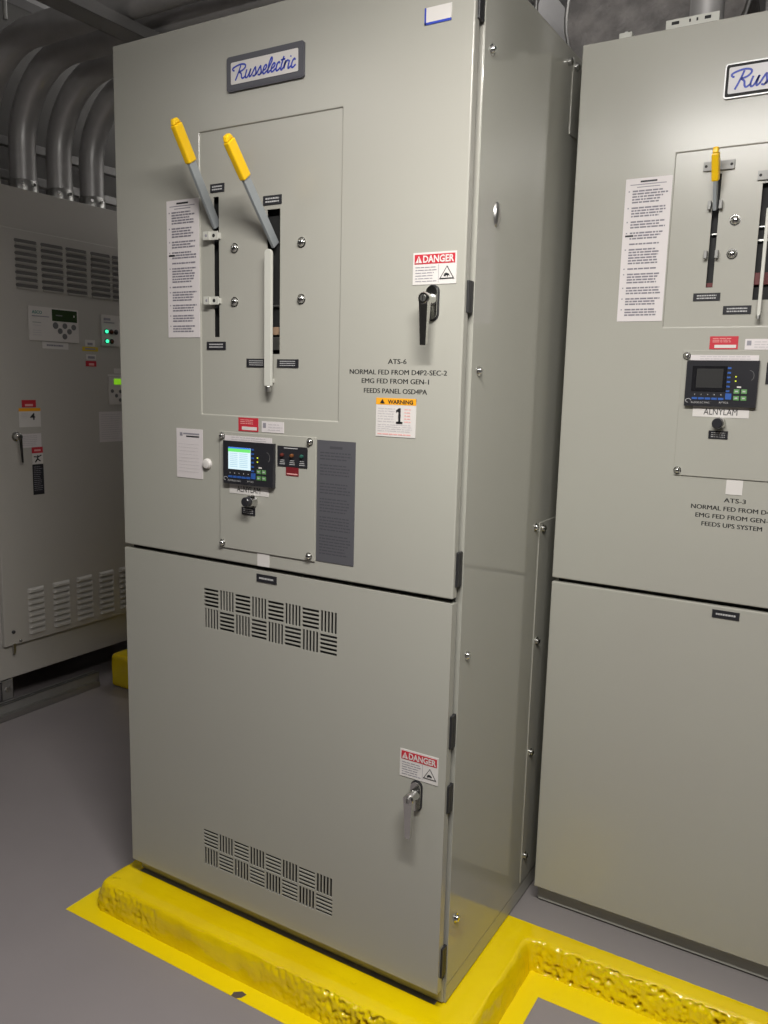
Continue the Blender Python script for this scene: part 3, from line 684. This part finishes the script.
# steel stub feet
for y0 in (.60, 1.62):
    mb = MB(); xw = Y(y0); h0, h1 = .068, .158
    mb.box(xw, xw + .062, .0, .005, h0, h1, STRUT); mb.box(xw, xw + .062, .036, .041, h0, h1, STRUT); mb.box(xw, xw + .005, .0, .041, h0, h1, STRUT); mb.box(xw + .057, xw + .062, 0, .041, h0, h1, STRUT)
    mb.lathe((xw + .03, 0, .115), [(.013, -.002), (.013, .006)], ZINC, '-y', 6)
    mb.build('stub_foot', O, bevel=.001)
    mb = MB(); mb.box(xw, xw + .062, .5, .541, .0, h1, STRUT); mb.build('stub_foot', O, bevel=.001)
# strut rails on the floor under its front edge
R_ = empty('strut_channel_rail', (-1.47, 1.0, -.08))
tag(R_, 'long galvanised channel rail on the floor under the dim left cabinet front', 'channel rail')
mb = MB(); L0, L1 = -1.6, .11
for x0, x1, z0, z1 in ((-.041, .0, .0, .004), (-.004, .0, .0, .066), (-.041, -.037, .0, .066), (-.041, -.028, .062, .066), (-.013, .0, .062, .066)): mb.box(x0, x1, L0, L1, z0, z1, STRUT)
mb.build('channel', R_, bevel=.0008)
mb = MB()
for x0, x1, z0, z1 in ((0, .03, .0, .004), (.027, .03, .0, .024), (.0, .03, .022, .025)): mb.box(x0, x1, L0, L1 - .02, z0, z1, ZINC)
mb.build('angle_flange', R_, bevel=.0008)

# yellow kerb block behind
def kerb_noise(p, s, a):
    return a * noise.noise(Vector(p) * s)
def block(x0, x1, y0, y1, z0, z1, name, label):
    bm = bmesh.new(); bmesh.ops.create_cube(bm, size=1)
    for v in bm.verts: v.co = Vector(((x1 - x0) * v.co.x, (y1 - y0) * v.co.y, (z1 - z0) * (v.co.z + .5)))
    bmesh.ops.bevel(bm, geom=list(bm.edges), offset=.022, segments=4, affect='EDGES', profile=.5)
    bmesh.ops.subdivide_edges(bm, edges=list(bm.edges), cuts=5, use_grid_fill=True)
    for v in bm.verts:
        if v.co.z > .004: v.co += Vector((kerb_noise(v.co, 22, .004), kerb_noise(v.co + Vector((5, 0, 0)), 22, .004), kerb_noise(v.co, 15, .002)))
    me = bpy.data.meshes.new(name); bm.to_mesh(me); bm.free(); me.materials.append(YPAINT)
    for p in me.polygons: p.use_smooth = True
    o = bpy.data.objects.new(name, me); COL.objects.link(o); o.location = ((x0 + x1) / 2, (y0 + y1) / 2, z0)
    return tag(o, label, 'kerb')
block(-1.405, -.55, 1.125, 1.75, -.08, .090, 'concrete_kerb', 'yellow painted concrete block at the end of the floor rail, behind the nearer cabinet')

# ------------------------------------------------------------------ equipment pad with yellow painted edge
ZF = -.08
PX1, PY1 = 2.45, 1.55
pad = empty('equipment_pad', (0, 0, ZF))
tag(pad, 'L-shaped raised concrete pad with glossy yellow edges under the two tall cabinets', 'concrete pad')
outline = [(-.05, 1.55), (-.05, -.078), (1.1, -.078), (1.1, .372), (2.45, .372), (2.45, 1.55)]
def resample(P, step):
    out = []
    for a, b in zip(P[:-1], P[1:]):
        L = math.dist(a, b); n = max(1, int(L / step))
        out += [(a[0] + (b[0] - a[0]) * k / n, a[1] + (b[1] - a[1]) * k / n) for k in range(n)]
    return out + [P[-1]]
def rounded(P, r):
    out = [P[0]]
    for a, b, c_ in zip(P[:-2], P[1:-1], P[2:]):
        A_, B_, C_ = Vector(a), Vector(b), Vector(c_)
        u = (A_ - B_).normalized() * r; v = (C_ - B_).normalized() * r
        for k in range(7):
            t = k / 6; q = (B_ + u) * (1 - t) ** 2 + B_ * 2 * t * (1 - t) + (B_ + v) * t ** 2; out.append((q.x, q.y))
    return out + [P[-1]]
path = resample(rounded(outline, .028), .0042)
# profile: (offset outwards, height) from inner top edge to floor
prof = [(-.058, .0788), (-.045, .0790), (-.032, .0790), (-.020, .0787), (-.010, .0782), (-.003, .0772), (.0015, .0735), (.005, .067), (.0085, .058), (.011, .049), (.013, .040), (.0145, .031), (.016, .022), (.0175, .013), (.019, .006), (.0205, -.001)]
fine = []
for a, b in zip(prof[:-1], prof[1:]): fine += [a, ((a[0] + b[0]) / 2, (a[1] + b[1]) / 2)]
prof = fine + [prof[-1]]
vs, fs = [], []
for i, p in enumerate(path):
    a = Vector(path[max(i - 4, 0)]); b = Vector(path[min(i + 4, len(path) - 1)]); t = (b - a).normalized(); nn = Vector((t.y, -t.x))
    for k, (e, h) in enumerate(prof):
        q = Vector((p[0], p[1], h)) ; wx, wy = p[0] + nn.x * -e * -1, p[1] + nn.y * e
        wx = p[0] + nn.x * e
        f = 1. if 12 <= k <= 28 else (.35 if 8 <= k <= 30 else 0.)
        pos = Vector((wx, wy, h))
        rough = 0.
        # rough pitted stretches: middle of the front run and the right-hand run
        zone = max(0, 1 - abs(p[0] - .82) / .30) if p[1] < 0 else 0
        zone = max(zone, min(1, max(0, (p[0] - 1.10) / .04)) if (p[1] > .3 and p[0] > 1.0 and p[1] < .5) else 0)
        zone = max(zone, .35 if p[1] < .25 and p[0] < .2 else 0)
        n1 = noise.noise(pos * 20) * .0035 + noise.noise(pos * 7 + Vector((3, 1, 2))) * .004
        big = .55 + 1.1 * max(0, noise.noise(pos * 16 + Vector((2, 7, 1))) + .15); n2 = noise.noise(pos * 150); n3 = noise.noise(pos * 85 + Vector((9, 9, 9)))
        pit = -(max(0, n3 - .08) * .034 + max(0, noise.noise(pos * 170) - .25) * .02) * zone * big
        d_ = f * (n1 + n2 * (.0008 + .0032 * zone) + pit)
        hz = (.0007 * noise.noise(pos * 12) if 1 <= k < 12 else (-.3 * max(0, -pit) if k < 20 else 0))
        vs.append((wx + nn.x * d_, wy + nn.y * d_, max(h + hz, -.001) if k < 30 else h))
m_ = len(prof)
for i in range(len(path) - 1):
    for k in range(m_ - 1): fs.append((i * m_ + k, i * m_ + k + 1, (i + 1) * m_ + k + 1, (i + 1) * m_ + k))
mb = MB(); mb.add(vs, fs, YPAINT); tag(mb.build('painted_kerb_edge', pad, smooth=False), 'glossy yellow pitted edge')
for p in bpy.data.objects['painted_kerb_edge'].data.polygons: p.use_smooth = True
# solid top: yellow border strip already in profile (6 cm); grey top inside
ins = .0575
mb = MB()
mb.box(-.05 + ins, 1.1 - ins, -.078 + ins, 1.5, .0, .0778, PADGREY)
mb.box(1.1 - ins, 2.4, .372 + ins, 1.5, .0, .0778, PADGREY)
mb.box(1.0, 1.09, -.06, .4295, .077, .0784, YPAINT); mb.box(1.09, 2.4, .385, .4295, .077, .0784, YPAINT)
mb.box(-.03, 1.0, -.06, .02, .077, .0784, YPAINT)
mb.build('pad_top', pad)
# yellow stripe on the floor along the pad
mb = MB()
mb.box(-.120, 1.171, -.147, -.07, .0, .0012, YFLAT); mb.box(-.120, -.04, -.0702, 1.5, .0, .0012, YFLAT)
mb.box(1.09, 1.171, -.0702, .2708, .0, .0012, YFLAT); mb.box(1.09, 2.45, .2706, .38, .0, .0012, YFLAT)
tag(mb.build('floor_stripe', pad), 'flat yellow stripe painted on the floor')
# chip of paint missing on the stripe
mb = MB(); mb.prism([(0, 0), (.012, .003), (.02, .012), (.016, .022), (.004, .018), (-.006, .008)], 0, .0, FLOOR)
v = [(.512 + x * 1.2, -.150 + z * 1.3, .0016) for x, z in ((0, .002), (.014, .002), (.022, .008), (.026, .020), (.012, .022), (-.002, .012))]
mb = MB(); mb.add(v, [tuple(range(6))], mat('bare_concrete', (.09, .07, .06), .8)); tag(mb.build('paint_chip', pad), 'bare patch where paint is missing')

# ------------------------------------------------------------------ conduits rising from the old cabinet
def conduit(y, last):
    c_ = empty('steel_conduit', (-1.65, y, 2.2525))
    pts = [(0, 0, .0), (0, 0, .02), (0, 0, .2)]
    Rr = .36; pts += [(Rr * (1 - math.cos(a)), 0, .2 + Rr * math.sin(a)) for a in [k * PI / 2 / 22 for k in range(1, 23)]]
    pts += [(Rr + .3, 0, .2 + Rr), (Rr + 1.9, 0, .2 + Rr)]
    mb = MB(); mb.tube(pts, .057, GALV, 28); mb.build('pipe', c_, smooth=True)
    mb = MB(); mb.lathe((0, 0, 0), [(.068, 0), (.068, .012), (.062, .0125), (.062, .06), (.060, .063)], ZINC, '+z', 28); tag(mb.build('connector', c_, smooth=True), 'set-screw connector ring')
    for sx, sy in ((.05, -.042), (.062, .0)):
        mb = MB(); a = math.atan2(sy, sx); q = Vector((math.cos(a), math.sin(a), 0)); mb.tube([q * .058 + Vector((0, 0, .04)), q * .078 + Vector((0, 0, .04))], .0075, CHROME, 6)
        mb.build('set_screw', c_)
    return c_
G = 'bent steel conduits above the dim left cabinet'
ys = (.55, .738, .927, 1.12, 1.306, 1.50)
labs = ['leftmost visible bent steel conduit, cut by the picture edge', 'bent steel conduit just right of the leftmost one, third from the tall cabinet',
        'bent steel conduit second from the tall cabinet edge, above the keypad panel', 'bent steel conduit nearest the tall cabinet, largely hidden by it']
for k, y in enumerate(ys[1:5]):
    tag(conduit(y, k == 3), labs[k], 'conduit', G)
# strut channels behind the conduits
def strut(name, a, b, w, h, label, slots=0, m=STRUT, cat='strut'):
    """C channel along y or x from a to b (world), w wide, h high, open upwards; a = centre bottom"""
    A_, B_ = Vector(a), Vector(b); o = empty(name, A_); d = B_ - A_; L = d.length
    o.rotation_euler = (0, 0, math.atan2(d.y, d.x)); mb = MB(); t = .004
    mb.box(0, L, -w / 2, w / 2, 0, t, m); mb.box(0, L, -w / 2, -w / 2 + t, 0, h, m); mb.box(0, L, w / 2 - t, w / 2, 0, h, m)
    mb.box(0, L, -w / 2, -w / 2 + w * .28, h - t, h, m); mb.box(0, L, w / 2 - w * .28, w / 2, h - t, h, m)
    me = mb.build('channel', o)
    return tag(o, label, cat)
strut('strut_channel', (-.775, .15, 2.709), (-.775, 1.75, 2.709), .10, .041, 'wide steel channel crossing above the conduits, meeting the cabinet corner', 1)
fr = empty('support_frame', (-1.88, 1.0, 2.2525))
for nm, a in (('rail', (-.02, .02, -.75, .9, .26, .30)), ('rail', (-.02, .02, -.75, .9, .11, .15)), ('post', (-.02, .02, -.40, -.36, .0, .26)), ('post', (-.02, .02, .70, .74, .0, .26))):
    mb = MB(); mb.box(*a, STRUT); mb.build(nm, fr, bevel=.003)
tag(fr, 'low steel rail frame standing on the dim left cabinet behind the conduits', 'strut')
# hangers
def rod(x, y, z0, z1, label, r=.007):
    mb = MB(); mb.tube([(0, 0, z0 - z1), (0, 0, 0)], r, ZINC, 10); o = mb.build('threaded_rod', None, smooth=True, loc=(x, y, z1))
    return tag(o, label, 'hanger rod')
rod(-1.41, .70, 2.8655, 3.38, 'thin vertical hanger rod at the top left corner of the picture', .009)
rod(-.775, .45, 2.713, 3.38, 'short visible hanger rod beside the wide overhead channel', .007)
# small conduits / rails in the ceiling
def pipe(name, a, b, r, m, label, cat):
    A_ = Vector(a); mb = MB(); mb.tube([(0, 0, 0), Vector(b) - A_], r, m, 16); o = mb.build(name, None, smooth=True, loc=a); return tag(o, label, cat)
pipe('thin_conduit', (-.585, -4.6, 2.93), (-.585, 3.3, 2.93), .011, ZINC, 'thin bright ceiling conduit crossing above the nearer cabinet top', 'conduit')
pipe('thin_conduit', (-.86, -4.6, 2.97), (-.86, 3.3, 2.97), .011, STRUT, 'thin dull ceiling conduit between the wide channel and the bright one', 'conduit')
# round insulated duct, top right
dd = empty('insulated_duct', (.98, 2.0, 2.655)); tag(dd, 'dark mottled round insulated duct above the gap between the tall cabinets', 'duct')
bm_pts = [(0, -.55, .10), (0, -.3, .08), (0, 0, 0.0), (-.02, .3, -.08), (-.02, .7, -.12), (0, 1.05, -.12)]
mb = MB(); n = 40; P = [(sx, sy, sz) for sx, sy, sz in bm_pts]
PP = []
for i in range(len(P) - 1):
    for k in range(8): t = k / 8; PP.append(tuple(P[i][j] * (1 - t) + P[i + 1][j] * t for j in range(3)))
mb.tube(PP, [.30 + .012 * noise.noise(Vector(p) * 6) for p in PP], DUCTM, 40); mb.build('duct_sleeve', dd, smooth=True)
mb = MB(); ringp = [(math.cos(a) * .306, -.545, .095 + math.sin(a) * .308) for a in [k * 2 * PI / 40 for k in range(41)]]; mb.tube(ringp, .009, ZINC, 8, cap=False); tag(mb.build('clamp_ring', dd, smooth=True), 'bright clamp ring')
for yy, zz in ((-.2, .36), (.7, .16)):
    mb = MB(); mb.tube([(0, yy, zz), (0, yy, .722)], .006, ZINC, 8); mb.build('duct_hanger', dd, smooth=True)
for x, lab in ((1.158, 'vertical grey pipe rising behind the farther cabinet top'), (1.42, 'darker vertical pipe at the top right corner')):
    pass
pipe('vertical_conduit', (1.244, 1.0, 2.2712), (1.244, 1.0, 3.36), .046, GALV, 'vertical grey conduit rising behind the top of the farther cabinet', 'conduit')
pipe('vertical_conduit', (1.44, 1.0, 2.2712), (1.44, 1.0, 3.36), .046, GALV, 'vertical grey conduit at the top right picture corner', 'conduit')
rod(.62, 1.30, 2.72, 3.36, 'short hanger rod seen above the side of the nearer cabinet', .008)

# ------------------------------------------------------------------ room
def struct(name, x0, x1, y0, y1, z0, z1, m):
    mb = MB(); mb.box(x0, x1, y0, y1, z0, z1, m); return tag(mb.build(name), kind='structure')
X0, X1, Y0, Y1, ZC = -2.35, 4.6, -4.6, 3.3, 3.35
struct('floor', X0 - .1, X1 + .1, Y0 - .1, Y1 + .1, ZF - .1, ZF, FLOOR)
mb = MB(); mb.box(X0 - .1, X1 + .1, Y0 - .1, Y1 + .1, ZC + .04, ZC + .14, CEIL)
x = X0
while x < X1:
    mb.hexa([(x + .05, Y0, ZC), (x + .15, Y0, ZC), (x + .15, Y1, ZC), (x + .05, Y1, ZC), (x + .02, Y0, ZC + .045), (x + .18, Y0, ZC + .045), (x + .18, Y1, ZC + .045), (x + .02, Y1, ZC + .045)], CEIL); x += .3
tag(mb.build('ceiling'), kind='structure')
struct('wall_left', X0 - .1, X0, Y0 - .1, Y1 + .1, ZF, ZC + .04, WALL); struct('wall_right', X1, X1 + .1, Y0 - .1, Y1 + .1, ZF, ZC + .04, WALL)
struct('wall_back', X0, X1, Y1, Y1 + .1, ZF, ZC + .04, WALL); struct('wall_front', X0, X1, Y0 - .1, Y0, ZF, ZC + .04, WALL)
# strip lights
def strip(x, y, z, rz, power, up, side, L, label, tilt=0., w=.10, col=(1, .968, .925)):
    o = empty('strip_light', (x, y, z), rz); mb = MB()
    mb.box(-L / 2, L / 2, -.065, .065, .02, .075, WHITE); mb.box(-L / 2, -L / 2 + .02, -.07, .07, .0, .08, WHITE); mb.box(L / 2 - .02, L / 2, -.07, .07, .0, .08, WHITE); mb.build('housing', o, bevel=.003)
    mb = MB(); mb.tube([(-L / 2 + .02, 0, .012), (L / 2 - .02, 0, .012)], .013, LENS, 12); mb.build('tube', o, smooth=True)
    for sx in (-L / 2 + .25, L / 2 - .25):
        mb = MB(); mb.tube([(sx, 0, .075), (sx, 0, ZC - z)], .004, ZINC, 8); mb.build('hanger', o)
    for k, (pw, zz, rx) in enumerate(((power, -.006, 0), (up, .084, PI - tilt), (side, .05, PI * .60))):
        if not pw: continue
        ld_ = bpy.data.lights.new('lamp', 'AREA'); ld_.shape = 'RECTANGLE'; ld_.size = L * .95; ld_.size_y = w; ld_.energy = pw; ld_.color = col
        lo = bpy.data.objects.new('lamp', ld_); COL.objects.link(lo); lo.parent = o; lo.location = (0, .075 if k == 2 else 0, zz); lo.rotation_euler = (rx, 0, 0)
    tag(o, label, 'light fixture')
strip(1.50, -.90, 2.42, 0, 60, 44, 3, 1.2, 'white strip light hanging above and in front of the nearer cabinet', .46)
strip(-.95, -2.0, 2.86, 0, 8, 5, 0, 1.2, 'unseen strip light added over the aisle to brighten the dim left cabinet')  # unseen fixture added to lift the left cabinet and floor
strip(-.90, 2.45, 2.62, 0, 4, 20, 0, 1.2, 'unseen strip light added behind the nearer cabinet to brighten the ceiling')  # fixture added out of view to lift the ceiling and conduits

w = bpy.data.worlds.new('room'); scene.world = w; w.use_nodes = True
w.node_tree.nodes['Background'].inputs[0].default_value = (.5, .5, .5, 1); w.node_tree.nodes['Background'].inputs[1].default_value = .05

# ------------------------------------------------------------------ camera
cam = bpy.data.cameras.new('camera'); co = bpy.data.objects.new('camera', cam); COL.objects.link(co)
Rm = ((0.85712615, 0.51452005, 0.02457381), (-0.10152203, 0.12196759, 0.98732831), (-0.505003, 0.8487597, -0.15677673))
co.matrix_world = Matrix(((Rm[0][0], Rm[1][0], -Rm[2][0], 1.76259924), (Rm[0][1], Rm[1][1], -Rm[2][1], -1.55357687), (Rm[0][2], Rm[1][2], -Rm[2][2], 1.46084095), (0, 0, 0, 1)))
cam.sensor_fit = 'VERTICAL'; cam.sensor_height = 36; cam.lens = 36 * 818.1546 / 1024; cam.clip_start = .01
scene.camera = co
scene.view_settings.view_transform = 'Standard'; scene.view_settings.look = 'None'
scene.view_settings.gamma = 1; scene.view_settings.exposure = 0; scene.view_settings.use_curve_mapping = False
scene.cycles.use_denoising = True
scene.cycles.max_bounces = 8
